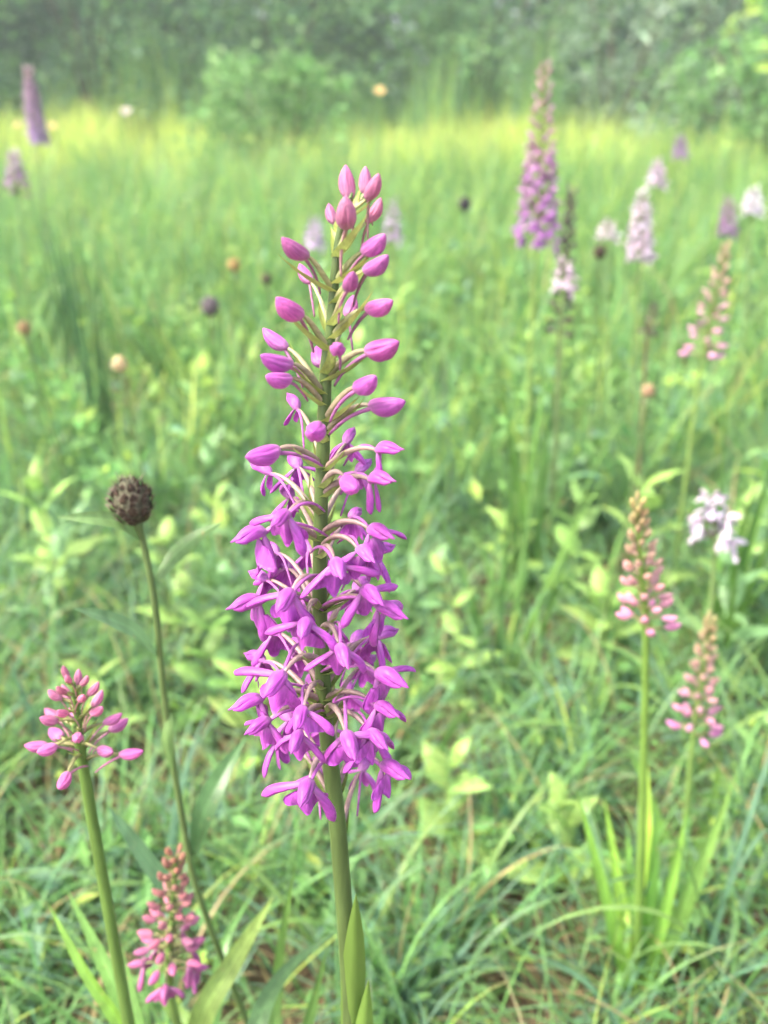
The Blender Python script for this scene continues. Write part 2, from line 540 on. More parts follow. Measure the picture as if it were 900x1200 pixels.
PAL['wood'] = np.array([0.100, 0.190, 0.105])
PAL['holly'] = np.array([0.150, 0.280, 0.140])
PAL['willow'] = np.array([0.300, 0.410, 0.290])
PAL['bramble'] = np.array([0.205, 0.360, 0.135])

def make_woods():
    G = 'bushes along the meadow edge'
    W = [  # x, y, h, r, leaves, size, names, p, label, aspect
        (-3.1, 5.4, 2.2, 1.15, 6500, .065, ['bramble', 'holly', 'mid'], [.5, .3, .2], 'mid green rounded bush at the meadow edge behind the lavender orchid', .5),
        (-1.85, 6.2, 2.6, 1.1, 6500, .065, ['holly', 'wood', 'bramble'], [.5, .2, .3], 'tall dark evergreen bush next to the rounded bush', .45),
        (-0.40, 3.8, .60, .34, 3600, .036, ['bramble', 'fresh', 'mid'], [.6, .1, .3], 'low fresh green bramble mound directly behind the tall orchid spike', .55),
        (-0.7, 7.0, 2.7, 1.2, 6500, .07, ['holly', 'bramble'], [.6, .4], 'dark green bush rising behind the bramble mound', .45),
        (0.55, 6.4, 1.9, 1.0, 6000, .06, ['bramble', 'holly'], [.5, .5], 'dull green bush between the bramble mound and the grey willow', .45),
        (1.25, 5.3, 1.7, .62, 4200, .055, ['willow', 'bramble'], [.8, .2], 'grey-green willow bush with pale narrow leaves', .3),
        (1.95, 5.8, 2.2, .8, 5000, .055, ['willow', 'holly'], [.7, .3], 'second pale willow bush with a darker heart', .3),
        (1.42, 3.3, .66, .52, 4600, .04, ['bramble', 'holly', 'mid'], [.5, .2, .3], 'spreading olive green bush at the edge of the tall grass', .5),
        (3.1, 5.2, 2.4, 1.1, 6000, .07, ['bramble', 'fresh'], [.7, .3], 'big bright green bush beyond the olive bush', .5),
        (-4.8, 6.2, 2.6, 1.3, 5000, .08, ['holly', 'mid'], [.6, .4], 'large dark bush past the rounded bush', .5),
    ]
    for (x, y, h, r, nl, s, names, p, lab, asp) in W:
        woody('bush', lab, 'bush', (x, y), h, r, nl, s, names, p, G, low=0.0, aspect=asp, trunk=.02, nclump=90)
    for i, x in enumerate(np.linspace(-7, 7, 12)):
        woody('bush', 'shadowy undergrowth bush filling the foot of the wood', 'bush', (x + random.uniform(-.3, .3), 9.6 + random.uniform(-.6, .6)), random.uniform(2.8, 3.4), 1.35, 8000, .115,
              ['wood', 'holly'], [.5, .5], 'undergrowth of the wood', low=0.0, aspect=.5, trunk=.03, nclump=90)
    G2 = 'trees of the dark wood behind the meadow'
    for i, x in enumerate(np.linspace(-14, 14, 9)):
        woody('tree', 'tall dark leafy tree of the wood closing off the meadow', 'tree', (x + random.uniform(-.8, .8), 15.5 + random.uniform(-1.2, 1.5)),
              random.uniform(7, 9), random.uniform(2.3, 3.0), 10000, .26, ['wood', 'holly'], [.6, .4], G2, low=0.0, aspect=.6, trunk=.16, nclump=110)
    # a leafy sapling whose yellow-green shoots reach in beside the meadow
    woody('sapling', 'yellow-green leafy sapling standing at the edge of the tall grass', 'sapling', (1.30, 2.75), 1.1, .42, 620, .06, ['lime', 'fresh'], [.6, .4], None, low=.1, aspect=.4, trunk=.008, nclump=22)
make_woods()

# ------------------------------------------------------------------ orchid organs
def bud_mesh(name, fat=.34, droop=.07, crease=.12, beak=0.0, mouth=0.0, seed=0):
    """pointed closed flower: three tepals meeting in creases, belly below, tip at +X"""
    rs = random.Random(seed)
    nr, ns = 20, 36
    V, F, K = [], [], []
    c0 = [math.pi / 2 + 1.0 + rs.uniform(-.2, .2), math.pi / 2 - 1.0 + rs.uniform(-.2, .2), -math.pi / 2 + rs.uniform(-.2, .2)]
    for i in range(nr + 1):
        t = i / nr
        tt = min(max(t, .012), .985)
        r = fat * (tt**.5) * ((1 - tt)**.68) * 1.85
        if beak: r = max(r, beak * (1 - t)**.3 * .25) if t > .7 else r
        zc = .10 * math.sin(math.pi * t)**1.0 * (-1 if not mouth else .35) - droop * t * t + beak * .35 * max(0, t - .72)**1.3
        yc = rs.uniform(-.004, .004)
        for j in range(ns):
            a = 2 * math.pi * j / ns
            q = r
            for c in c0:
                d = abs((a - c + math.pi) % (2 * math.pi) - math.pi)
                q *= 1 - crease * 1.5 * math.exp(-(d / .11)**2) * math.sin(math.pi * min(1, t * 1.1))
                q *= 1 + crease * .55 * math.exp(-((d - .36) / .2)**2) * math.sin(math.pi * min(1, t))
            y = math.cos(a) * q; z = math.sin(a) * q
            z *= .92
            if mouth and z < 0: z *= (1 - mouth * min(1, t * 2.2))
            V.append((t, y + yc, z + zc)); K.append(t)
    for i in range(nr):
        for j in range(ns):
            F.append((i * ns + j, i * ns + (j + 1) % ns, (i + 1) * ns + (j + 1) % ns, (i + 1) * ns + j))
    F.append(tuple(reversed(range(ns)))); F.append(tuple(range(nr * ns, (nr + 1) * ns)))
    return mesh_py(name, V, F, K)

def hood_mesh(name, fat=.26, seed=0):
    """open flower's hood: a keeled upper tepal over two broad side tepals whose tips part a little"""
    rs = random.Random(seed)
    V, F, K = [], [], []
    nr, ns = 14, 8
    for c, span, rad, ln, keel, dv in ((90, 56, 1.06, 1.08, .10, .04), (90 - 66, 62, .98, .93 + rs.uniform(-.04, .04), .05, .10), (90 + 66, 62, .97, .93 + rs.uniform(-.04, .04), .05, .10)):
        o0 = len(V)
        cen = Vector((0, math.cos(R(c)), math.sin(R(c))))
        for side in (0, 1):
            for i in range(nr + 1):
                t = i / nr
                r = fat * rad * (max(t, .01)**.46) * ((1 - min(t, .975))**.66) * 1.88
                sw = span * (1 - .25 * t)
                for j in range(ns + 1):
                    q = j / ns * 2 - 1
                    a = R(c + q * sw)
                    rr = r * (1 + keel * math.exp(-(q / .25)**2) - .10 * abs(q)**4) - side * .014
                    x = t * ln * (1 - .03 * q * q * t)
                    p = Vector((x, math.cos(a) * rr, math.sin(a) * rr * 1.0))
                    p += cen * (dv * max(0, t - .6)**1.5 * 2.2)
                    p.z += .10 * math.sin(math.pi * t) - .10 * t * t + .85 * max(0, t - .80)**1.15
                    V.append(p); K.append(t)
        h = (nr + 1) * (ns + 1); w1 = ns + 1
        for i in range(nr):
            for j in range(ns):
                a = o0 + i * w1 + j
                F.append((a, a + 1, a + w1 + 1, a + w1)); F.append((h + a, h + a + w1, h + a + w1 + 1, h + a + 1))
        bd = [i * w1 for i in range(nr + 1)] + [nr * w1 + j for j in range(1, ns + 1)] + [i * w1 + ns for i in range(nr - 1, -1, -1)]
        for a, b in zip(bd[:-1], bd[1:]): F.append((o0 + a, o0 + b, o0 + h + b, o0 + h + a))
    return mesh_py(name, V, F, K)

def sepal_mesh(name, curve=.5, width=.16, twist=.5, seed=0):
    """lateral sepal: long, blunt, margins rolled under; grows along +X and bends down"""
    rs = random.Random(seed)
    nr, ns = 14, 10
    V, F, K = [], [], []
    p = Vector((0, 0, 0)); th = 0.12
    for i in range(nr + 1):
        t = i / nr
        wd = width * (.42 + .58 * math.sin(math.pi * min(1, t * 1.15 + .08) * .5 + 0)**1) * (1 - max(0, (t - .8) / .2)**2.2 * .8)
        if t < .15: wd *= .55 + 3 * t
        tw = twist * t
        tg = Vector((math.cos(th), 0, -math.sin(th)))
        nm = Vector((math.sin(th), 0, math.cos(th)))
        sd = Vector((0, 1, 0))
        s2 = sd * math.cos(tw) + nm * math.sin(tw); n2 = nm * math.cos(tw) - sd * math.sin(tw)
        for j in range(ns):
            a = 2 * math.pi * j / ns
            x = math.cos(a); z = math.sin(a)
            roll = -.55 * x * x * wd
            V.append(p + s2 * (x * wd) + n2 * (z * wd * (.34 if z > 0 else .16) + roll)); K.append(t)
        p = p + tg / nr
        th += curve / nr * (1.4 if t > .5 else .6) + rs.uniform(-.03, .03)
    for i in range(nr):
        for j in range(ns):
            F.append((i * ns + j, i * ns + (j + 1) % ns, (i + 1) * ns + (j + 1) % ns, (i + 1) * ns + j))
    F.append(tuple(reversed(range(ns)))); F.append(tuple(range(nr * ns, (nr + 1) * ns)))
    return mesh_py(name, V, F, K)

def lip_mesh(name, seed=0):
    """three-lobed lip fanning out along +X, convex with wavy edges, a little thickness"""
    rs = random.Random(seed)
    na, nr = 27, 8
    V, K = [], []
    ph = rs.uniform(0, 6)
    for side in (1, -1):
        for i in range(nr + 1):
            q = i / nr
            for j in range(na):
                a = (j / (na - 1) * 2 - 1) * R(74)
                lob = .62 + .115 * math.cos(a / R(49) * 2 * math.pi) + .05 * math.cos(a) + .02 * math.sin(a * 17 + ph)
                edge = 1 - max(0, (abs(a) - R(58)) / R(16))**2 * .5
                r = lob * edge * q if q > .45 else (.70 * q * (.8 + .2 * edge))
                if q > .45:
                    f = (q - .45) / .55
                    r = (1 - f) * .70 * .45 * (.8 + .2 * edge) + f * lob * edge
                x = r * math.cos(a * .92) + .02; y = r * math.sin(a * .92) * .95
                z = -.95 * y * y - .20 * x * x + .06 * q * q * math.sin(a * 5.5 + ph) - .10 * q**3 * abs(math.sin(a * 2 + ph)) + .05 * math.exp(-(y / .06)**2) * (1 - q)
                V.append((x, y, z + side * .012)); K.append(q)
    F = []
    h = (nr + 1) * na
    for i in range(nr):
        for j in range(na - 1):
            a = i * na + j
            F.append((a, a + na, a + na + 1, a + 1))
            F.append((h + a, h + a + 1, h + a + na + 1, h + a + na))
    bd = [i * na for i in range(nr + 1)] + [nr * na + j for j in range(1, na)] + [i * na + na - 1 for i in range(nr - 1, -1, -1)]
    for a, b in zip(bd[:-1], bd[1:]):
        F.append((a, b, h + b, h + a))
    return mesh_py(name, V, F, K)

BUD = [bud_mesh('bud', .295 + .02 * (i % 3), .05 + .03 * (i % 2), .10 + .02 * i, seed=i) for i in range(4)]
HOOD = [hood_mesh('hood', .25 + .012 * (i % 3), seed=20 + i) for i in range(5)]
SEPAL = [sepal_mesh('lateral_sepal', .25 + .28 * i, .118 + .008 * (i % 3), (-1)**i * .5, seed=i) for i in range(5)]
LIP = [lip_mesh('lip', seed=i) for i in range(4)]
for mm in BUD + HOOD + SEPAL + LIP: mm.materials.append(M['petal'])

def frame(pos, X, scale, roll=0.0):
    X = X.normalized()
    Y = Vector((0, 0, 1)).cross(X)
    Y = Y.normalized() if Y.length > 1e-4 else Vector((0, 1, 0))
    Z = X.cross(Y)
    m = Matrix((X, Y, Z)).transposed().to_4x4()
    m = m @ Matrix.Rotation(roll, 4, 'X')
    return Matrix.Translation(pos) @ m @ Matrix.Scale(scale, 4)

def rot_yz(yaw, pitch):
    return Matrix.Rotation(yaw, 4, 'Z') @ Matrix.Rotation(pitch, 4, 'Y')

def tint(c, a=.12, rs=random):
    f = rs.uniform(1 - a, 1 + a)
    return tuple(max(0, min(1, v * f * rs.uniform(1 - a * .35, 1 + a * .35))) for v in c)

def add_flower(root, base, dirv, axis_pt, L, kind, colr, stemcol, bractcol, dl=None, dr=None, bract=1.25, rs=random, spur=True, detail=2):
    """one flower or bud on its ovary, under root; base/axis_pt in world space"""
    org = root.location.copy()
    roll = rs.uniform(-.25, .25)
    Mx = frame(base - org, dirv, L, roll)
    if kind == 'b':
        fl = link('bud', rs.choice(BUD), None, root, tint(colr, .18, rs), Mx)
    else:
        fl = link('flower', rs.choice(HOOD), None, root, tint(colr, .18, rs), Mx)
    inv = Mx.inverted()
    loc = lambda p: inv @ (p - org)
    X = dirv.normalized()
    A = axis_pt
    d = (base - A).length
    hor = Vector((base.x - A.x, base.y - A.y, 0))
    hor = hor.normalized() if hor.length > 1e-6 else Vector((X.x, X.y, 0)).normalized()
    up = Vector((0, 0, 1))
    inside = base + X * (.06 * L)
    ov = bez(A, A + (hor * .45 + up * .55) * (d * .5), inside - (X * .75 + up * -.25) * (d * .45), inside, 12)
    thick = .085 if kind == 'b' else .095
    v, f, k = tube([loc(p) for p in ov], lambda t: thick * (.62 + .5 * math.sin(math.pi * min(1, t * .85 + .15))) * (1 - .25 * t), 9, ridges=3, rdepth=.14, twist=4)
    link('ovary', mesh_py('ovary', v, f, k), M['ovary'], fl, tint(stemcol))
    if bract > 0:
        bl = L * bract * rs.uniform(.85, 1.15)
        lift = rs.uniform(.15, .45)
        sd = hor.cross(up)
        A2 = A - up * (.10 * L)
        q = bez(A2, A2 + (hor * .5 + up * .25) * bl * .5, A2 + (hor * .75 + up * (lift + .2)) * bl * .7 + sd * rs.uniform(-.1, .1) * bl, A2 + (hor * .85 + up * (lift + .5)) * bl + sd * rs.uniform(-.2, .2) * bl, 9)
        v, f, k = ribbon([loc(p) for p in q], lance(.185 * bract / 1.25, .22, .75), side_hint=(inv.to_3x3() @ sd).normalized(), fold=.55, cols=4)
        link('bract', mesh_py('bract', v, f, k), M['bract'], fl, tint(bractcol))
    if spur and detail > 1:
        s = rs.choice((-1, 1))
        b0 = Vector((.1, 0, -.08))
        ln = 1.0 if kind != 'b' else .85
        if kind == 'b':
            pts = bez(b0, b0 + Vector((-.35, s * .12, -.02)), b0 + Vector((-.9 * ln, s * .22, -.10)), b0 + Vector((-1.45 * ln, s * .25, -.45)), 12)
        else:
            pts = bez(b0, b0 + Vector((-.45, s * .12, .32)), b0 + Vector((-1.05, s * .30, .22)), b0 + Vector((-1.75 * ln, s * .38, -.65)), 14)
        v, f, k = tube(pts, lambda t: .058 * (1 - .35 * t) * (1 if t < .93 else .75), 8)
        link('spur', mesh_py('spur', v, f, [.6 + .4 * x for x in k]), M['petal'], fl, tint((colr[0] * .95, colr[1] * 1.5, colr[2] * .92)))
    if kind in 'ho':
        dl = rs.uniform(5, 45) if dl is None else dl
        dr = rs.uniform(5, 45) if dr is None else dr
        if kind == 'h':
            yaw0, ls = 40, .9; dl, dr = dl + 30, dr + 30
        else:
            yaw0, ls = 82, 1.28
        for sgn, dd in ((-1, dl), (1, dr)):
            m = Matrix.Translation((.13, sgn * .10, -.02)) @ rot_yz(sgn * R(yaw0 + rs.uniform(-16, 12)), R(dd)) @ Matrix.Scale(ls * rs.uniform(.9, 1.1), 4)
            link('lateral_sepal', rs.choice(SEPAL), None, fl, tint(colr), m)
        if kind == 'o':
            m = Matrix.Translation((.20, 0, -.10)) @ rot_yz(rs.uniform(-.3, .3), R(rs.uniform(54, 82))) @ Matrix.Rotation(rs.uniform(-.25, .25), 4, 'X') @ Matrix.Scale(rs.uniform(.98, 1.22), 4)
            link('lip', rs.choice(LIP), None, fl, tint((colr[0] * .96, colr[1] * .92, colr[2] * 1.0)), m)
    return fl

# ------------------------------------------------------------------ the tall orchid
AX = [(197, 420), (230, 412), (260, 399), (330, 392), (400, 387), (440, 381), (520, 379), (600, 376), (700, 374), (830, 380), (900, 388), (970, 396), (1100, 406), (1200, 411)]

def lerp_tab(tab, v):
    if v <= tab[0][0]: return tab[0][1]
    for (a, b), (c, d) in zip(tab[:-1], tab[1:]):
        if v <= c: return b + (d - b) * (v - a) / (c - a)
    return tab[-1][1]

def main_Y(py):
    return .198 - .020 * (py - 195) / 775

def axis_px(py):
    x = lerp_tab(AX, py)
    return at(x, py, main_Y(py))

AXP = [axis_px(y) for y in range(190, 1300, 4)]
def axis_z(z):
    for a, b in zip(AXP[:-1], AXP[1:]):
        if b.z <= z <= a.z:
            t = (z - b.z) / (a.z - b.z); return b.lerp(a, t)
    return (AXP[0] if z > AXP[0].z else AXP[-1]).copy()

MAG = (0.535, 0.095, 0.53)
BUDC = (0.49, 0.135, 0.37)
TOPC = (0.55, 0.20, 0.35)
FL = [  # px, py, front(+)/back(-), kind, elevation, length px, [drop left, drop right]
    (408, 214, -1, 'b', 78, 42), (427, 211, -1, 'b', 80, 34), (436, 218, 1, 'b', 62, 38), (405, 249, 1, 'b', 62, 40), (437, 246, -1, 'b', 62, 32),
    (389, 250, -1, 'b', 60, 30), (347, 289, 1, 'b', 42, 42), (358, 320, -1, 'b', 42, 36), (437, 284, 1, 'b', 40, 42), (440, 308, 1, 'b', 34, 42),
    (410, 328, 1, 'b', 45, 38), (410, 358, -1, 'b', 45, 36), (340, 359, 1, 'b', 36, 44), (444, 356, 1, 'b', 26, 42),
    (323, 396, -1, 'b', 34, 40), (325, 421, 1, 'b', 24, 46), (327, 441, 1, 'b', 24, 40), (374, 416, -1, 'b', 30, 36), (396, 405, 1, 'b', 25, 36),
    (447, 405, 1, 'b', 26, 46), (428, 447, 1, 'b', 30, 44), (453, 471, 1, 'b', 18, 46), (343, 472, -1, 'h', 15, 40), (369, 502, 1, 'b', 12, 38),
    (410, 512, -1, 'o', 12, 40), (308, 529, 1, 'b', 6, 46), (456, 529, 1, 'h', 6, 46, 40, 60), (306, 550, -1, 'h', 8, 40), (410, 565, 1, 'b', 10, 36),
    (447, 565, 1, 'h', 10, 42, 40, 40), (336, 578, -1, 'o', 0, 42), (329, 610, 1, 'o', -2, 44, 5, 40), (293, 630, 1, 'o', -5, 46, 10, 50),
    (446, 627, 1, 'o', -4, 46, 50, 5), (449, 646, -1, 'o', -4, 44, 40, 50), (396, 669, 1, 'o', -6, 42, 32, 6), (332, 662, -1, 'o', -6, 42, 30, 10),
    (424, 686, -1, 'o', -6, 42), (334, 706, 1, 'o', -4, 46, 5, 40), (288, 710, 1, 'o', -2, 48, 10, 50), (458, 718, 1, 'o', -6, 50, 50, 10),
    (452, 744, -1, 'o', -14, 42, 50, 40), (346, 758, -1, 'o', -12, 42, 20, 40), (314, 738, -1, 'o', -10, 42), (402, 770, 1, 'o', -12, 44, 28, 20),
    (458, 797, 1, 'o', -4, 46, 55, 5), (322, 803, 1, 'o', -8, 46, 0, 42), (290, 826, 1, 'o', -4, 48, 10, 55), (453, 834, 1, 'o', 2, 44, 40, 20),
    (407, 806, -1, 'o', -10, 40), (318, 862, -1, 'o', -14, 42), (347, 870, 1, 'o', -8, 38, 25, 30), (410, 874, 1, 'o', -10, 44, 34, -4),
    (439, 853, -1, 'o', -10, 42), (462, 905, 1, 'o', 4, 46, 60, 15), (358, 930, 1, 'o', -4, 42, 0, 36),
] + [(x, y, f, 'o', rs_el, 40) for (x, y, f, rs_el) in (
    (362, 640, -1, -4), (417, 604, -1, 0), (385, 722, -1, -6), (420, 748, -1, -8), (303, 676, -1, -6), (299, 772, -1, -8), (365, 800, -1, -8), (432, 776, -1, -6),
    (386, 846, -1, -8), (334, 838, -1, -10), (372, 898, -1, -6), (428, 896, -1, -4), (303, 852, 1, -8), (442, 868, 1, -6), (356, 738, 1, -8), (428, 652, 1, -4),
    (318, 644, -1, -2), (345, 542, -1, 6), (426, 548, -1, 6), (436, 700, 1, -8), (352, 842, 1, -12))]
RT = [(190, 22), (250, 34), (290, 58), (400, 72), (470, 80), (530, 92), (700, 100), (950, 100)]

def make_main():
    rs = random.Random(11)
    base_g = axis_px(1290)
    # stem runs on down to the ground
    foot = Vector((base_g.x - .006, base_g.y + .004, 0)); foot.z = float(gh(foot.x, foot.y))
    root = empty('orchid', foot, 'tall magenta fragrant orchid spike in sharp focus, open flowers below and buds above', 'orchid', 'pink and magenta orchids')
    pts = [p - foot for p in [axis_px(y) for y in (226, 244, 280, 330, 380, 430, 480, 530, 600, 660, 720, 780, 840, 900, 960, 1020, 1100, 1180, 1280)]]
    pts = pts + [Vector((pts[-1].x * .5, pts[-1].y * .5, pts[-1].z * .5)), Vector((0, 0, -.01))]
    pts = catmull(pts, 60)
    v, f, k = tube(pts, lambda t: lerp_tab([(0, .00025), (.04, .0006), (.12, .0009), (.25, .0014), (.45, .0017), (.6, .0020), (.7, .0023), (1, .0027)], t), 14, ridges=7, rdepth=.05, twist=1.5)
    link('stem', mesh_py('stem', v, f, k), M['stem'], root, (0.085, 0.130, 0.038))
    for row in FL:
        px, py, fr, kind, el, lp = row[:6]
        dl = row[6] if len(row) > 6 else None
        dr = row[7] if len(row) > 7 else None
        Rp = lerp_tab(RT, py)
        ax = lerp_tab(AX, py)
        s = max(-.985, min(.985, (px - ax) / Rp))
        Y0 = main_Y(py)
        dep = depth_at(px, py, Y0)
        off = Rp * math.sqrt(1 - s * s) * dep / FPX
        head = at(px, py, Y0 - fr * off)
        L = lp * dep / FPX * (rs.uniform(.9, 1.06) if kind == 'b' else rs.uniform(.80, .96))
        axp = axis_z(head.z)
        hor = Vector((head.x - axp.x, head.y - axp.y, 0))
        if hor.length < 1e-5: hor = Vector((0, -1, 0))
        rh = hor.length; hor.normalize()
        e = R(el + rs.uniform(-3, 3))
        X = hor * math.cos(e) + Vector((0, 0, 1)) * math.sin(e)
        b = head - X * (.5 * L)
        hb = max(.0005, (Vector((b.x - axp.x, b.y - axp.y, 0))).length)
        A = axis_z(b.z - (.35 + .75 * max(0, math.sin(e))) * max(hb, .35 * L) - .15 * L)
        if py < 262: c = TOPC
        elif kind == 'b': c = tuple(BUDC[i] + (MAG[i] - BUDC[i]) * max(0, min(1, (py - 330) / 250)) for i in range(3))
        else: c = MAG
        up = max(0, min(1, (600 - py) / 300))
        sc_ = (.33, .33 - .11 * (1 - up), .15 + .06 * (1 - up))
        bc = (.31 + .06 * up, .40 + .03 * up, .12)
        add_flower(root, b, X, A, L, kind, c, sc_, bc, dl, dr, bract=1.6 if py < 420 else 1.35, rs=rs)
    # sheathing leaf on the stem, near the frame's foot
    a = axis_px(1215); b = axis_px(1120); c_ = axis_px(1030)
    for (p0, p1, p2, wd, dx) in ((a, b, c_, .0034, .004), (axis_px(1290), axis_px(1230), axis_px(1130), .004, .006)):
        q = catmull([p0 - foot + Vector((0, -.0022, 0)), p1 - foot + Vector((dx * .5, -.0036, 0)), p2 - foot + Vector((dx, -.005, 0))], 14)
        v, f, k = ribbon(q, lance(wd, .35, .8), fold=-.5, cols=6)
        link('stem_leaf', mesh_py('stem_leaf', v, f, k), M['leaf'], root, (.17, .28, .055))
    return root, foot
main_root, main_foot = make_main()

def px_leaf(root, pts, width, color, name='leaf', peak=.3, base=.45, fold=.3, wave=.08, n=16, hint=None):
    """a leaf through (px, py, Y) points, last point the tip"""
    org = root.location
    q = catmull([at(*p) - org for p in pts], n)
    wv = lance(width * .78, peak, base)
    cols = 16
    v, f, k = ribbon(q, wv, side_hint=hint, fold=fold, cols=cols, wave=wave, ph=random.uniform(0, 6))
    me = mesh_py(name, v, f, k)
    sa = me.attributes.new('s', 'FLOAT', 'POINT')
    sa.data.foreach_set('value', [(i % (cols + 1)) / cols * 2 - 1 for i in range(len(v))])
    return link(name, me, M['strap_leaf'], root, color)

# leaves of the tall orchid, reaching up from below the frame
px_leaf(main_root, [(300, 1330, .20), (300, 1210, .225), (335, 1140, .25), (398, 1088, .27)], .0052, (.085, .165, .06))
px_leaf(main_root, [(330, 1330, .21), (322, 1230, .24), (328, 1120, .26), (347, 1005, .27)], .0036, (.15, .28, .06))
px_leaf(main_root, [(345, 1330, .21), (352, 1240, .235), (366, 1180, .245), (384, 1108, .25)], .0036, (.13, .25, .06))

# ------------------------------------------------------------------ other orchids
def orchid_spike(name, label, base, bot, top, n, L, kinds, cols, stemr=.0018, stemcol=(.20, .30, .08), spread=(1.6, .7), el=(5, 70), group='pink and magenta orchids',
                 bract=1.1, detail=1, seed=0, cat='orchid', ovc=(.28, .27, .12), bcol=(.26, .31, .09), turns=None):
    """spike from bot to top (world points) on a stem from the ground point base"""
    rs = random.Random(seed)
    root = empty(name, base, label, cat, group)
    pts = catmull([Vector((0, 0, -.01)), (bot - base) * .5 + Vector((0, 0, .004)), bot - base, (bot - base).lerp(top - base, .5), top - base], 30)
    v, f, k = tube(pts, lambda t: stemr * (1.1 - .85 * t), 9, ridges=5, rdepth=.05)
    link('stem', mesh_py('stem', v, f, k), M['stem'], root, stemcol)
    ga = 2.39996
    ax = (top - bot)
    for i in range(n):
        u = (i + .5) / n
        u2 = u**.95
        A = bot + ax * u2
        az = i * ga + rs.uniform(-.25, .25)
        hor = Vector((math.cos(az), math.sin(az), 0))
        sp_ = spread[0] + (spread[1] - spread[0]) * u
        e = R(el[0] + (el[1] - el[0]) * u**1.2 + rs.uniform(-6, 6))
        Lh = L * (1 - .45 * u) if kinds[-1] == 'b' or u > .5 else L
        X = hor * math.cos(e) + Vector((0, 0, 1)) * math.sin(e)
        b = A + hor * (Lh * sp_ * .55) + Vector((0, 0, 1)) * Lh * (.25 + .3 * math.sin(max(0, e)))
        kd = kinds[min(len(kinds) - 1, int(u * len(kinds)))]
        c = [cols[0][j] + (cols[1][j] - cols[0][j]) * u**.75 for j in range(3)]
        add_flower(root, b, X, A, Lh, kd, c, ovc, bcol, bract=bract * (1 + .3 * u), rs=rs, spur=detail > 1, detail=detail)
    return root

PINK = (.58, .14, .40); ROSE = (.56, .20, .24); SALM = (.55, .28, .18); OCH = (.42, .34, .12)

# A: opening orchid at the left
Y = .205
bA = at(160, 1330, .20); bA = gpt(bA.x + .004, bA.y)
A_ = orchid_spike('orchid', 'half-opened orchid with sparse pink buds below the dark knapweed head', bA, at(97, 895, Y), at(86, 800, Y), 24, .0072, 'bbbb', [(.60, .15, .46), (.55, .20, .28)], stemr=.0024,
                  stemcol=(.12, .21, .045), spread=(2.8, .7), el=(6, 70), detail=2, seed=5, bcol=(.30, .38, .10))
px_leaf(A_, [(165, 1330, .20), (150, 1220, .21), (100, 1140, .22), (56, 1058, .235)], .0036, (.17, .33, .05))
px_leaf(A_, [(170, 1330, .20), (150, 1200, .22), (118, 1120, .235), (78, 1042, .25)], .0046, (.15, .30, .07))
px_leaf(A_, [(175, 1330, .21), (165, 1220, .23), (140, 1120, .25), (120, 1050, .26)], .004, (.13, .26, .06))
# B: small dense one
bB = at(215, 1330, .225); bB = gpt(bB.x, bB.y + .02)
B_ = orchid_spike('orchid', 'short orchid with a dense spike of tiny rosy buds low in the grass', bB, at(197, 1140, .232), at(206, 1004, .24), 60, .0070, 'obbbbbbb', [(.52, .13, .36), (.45, .22, .14)], stemr=.0022,
                  stemcol=(.18, .28, .07), spread=(2.3, .7), el=(4, 72), detail=1, seed=9, bcol=(.30, .30, .12))
px_leaf(B_, [(235, 1330, .225), (232, 1210, .235), (272, 1130, .25), (322, 1048, .265)], .0062, (.26, .37, .09), peak=.45)
px_leaf(B_, [(225, 1330, .225), (225, 1220, .24), (200, 1180, .25), (170, 1130, .26)], .005, (.20, .34, .07))
px_leaf(B_, [(235, 1330, .235), (250, 1200, .26), (262, 1110, .28), (300, 1040, .31)], .004, (.13, .27, .07))
# C: yellow-green leaved one at the right
YC = .332
bC = at(745, 1175, YC); bC = gpt(bC.x, bC.y)
C_ = orchid_spike('orchid', 'slender pink-budded orchid rising from a tuft of long strap leaves', bC, at(757, 742, YC), at(746, 592, YC), 54, .0074, 'bbbb', [(.66, .26, .46), (.48, .40, .16)], stemr=.0024,
                  stemcol=(.17, .29, .055), spread=(1.9, .5), el=(22, 78), detail=1, seed=13, bcol=(.30, .33, .10))
LC = (.34, .50, .08)
for (tp, mid, wd, col) in [((676, 925, .33), (712, 1060, .325), .0042, (.19, .36, .06)), ((708, 935, .37), (728, 1060, .35), .0045, (.22, .38, .06)), ((757, 868, .36), (757, 1020, .345), .0048, LC),
                           ((806, 945, .335), (778, 1070, .33), .0046, (.22, .40, .07)), ((862, 908, .35), (806, 1050, .34), .0062, (.20, .34, .08)), ((735, 960, .39), (740, 1080, .36), .0042, (.15, .30, .06)),
                           ((770, 935, .345), (762, 1060, .34), .005, (.14, .29, .06)), ((812, 1000, .37), (790, 1090, .35), .005, (.13, .27, .07))]:
    px_leaf(C_, [(746 + (tp[0] - 746) * .08, 1172, YC), mid, tp], wd, tuple(c * 1.3 for c in col), peak=.35, base=.7, fold=.35)
# D
YD = .40
bD = at(796, 1040, YD); bD = gpt(bD.x, bD.y)
D_ = orchid_spike('orchid', 'leaning ochre-tipped orchid with open pink buds at its foot, beside the strap-leaved orchid', bD, at(812, 866, YD), at(832, 728, YD), 54, .0078, 'bbbb', [(.66, .22, .52), (.50, .40, .18)], stemr=.0022,
                  stemcol=(.20, .31, .08), spread=(2.0, .4), el=(10, 80), detail=1, seed=17, bcol=(.32, .33, .11))
px_leaf(D_, [(796, 1035, YD), (770, 960, .42), (735, 870, .44)], .0045, (.15, .30, .06))
px_leaf(D_, [(796, 1035, YD), (830, 960, .42), (845, 880, .43)], .0045, (.17, .31, .06))
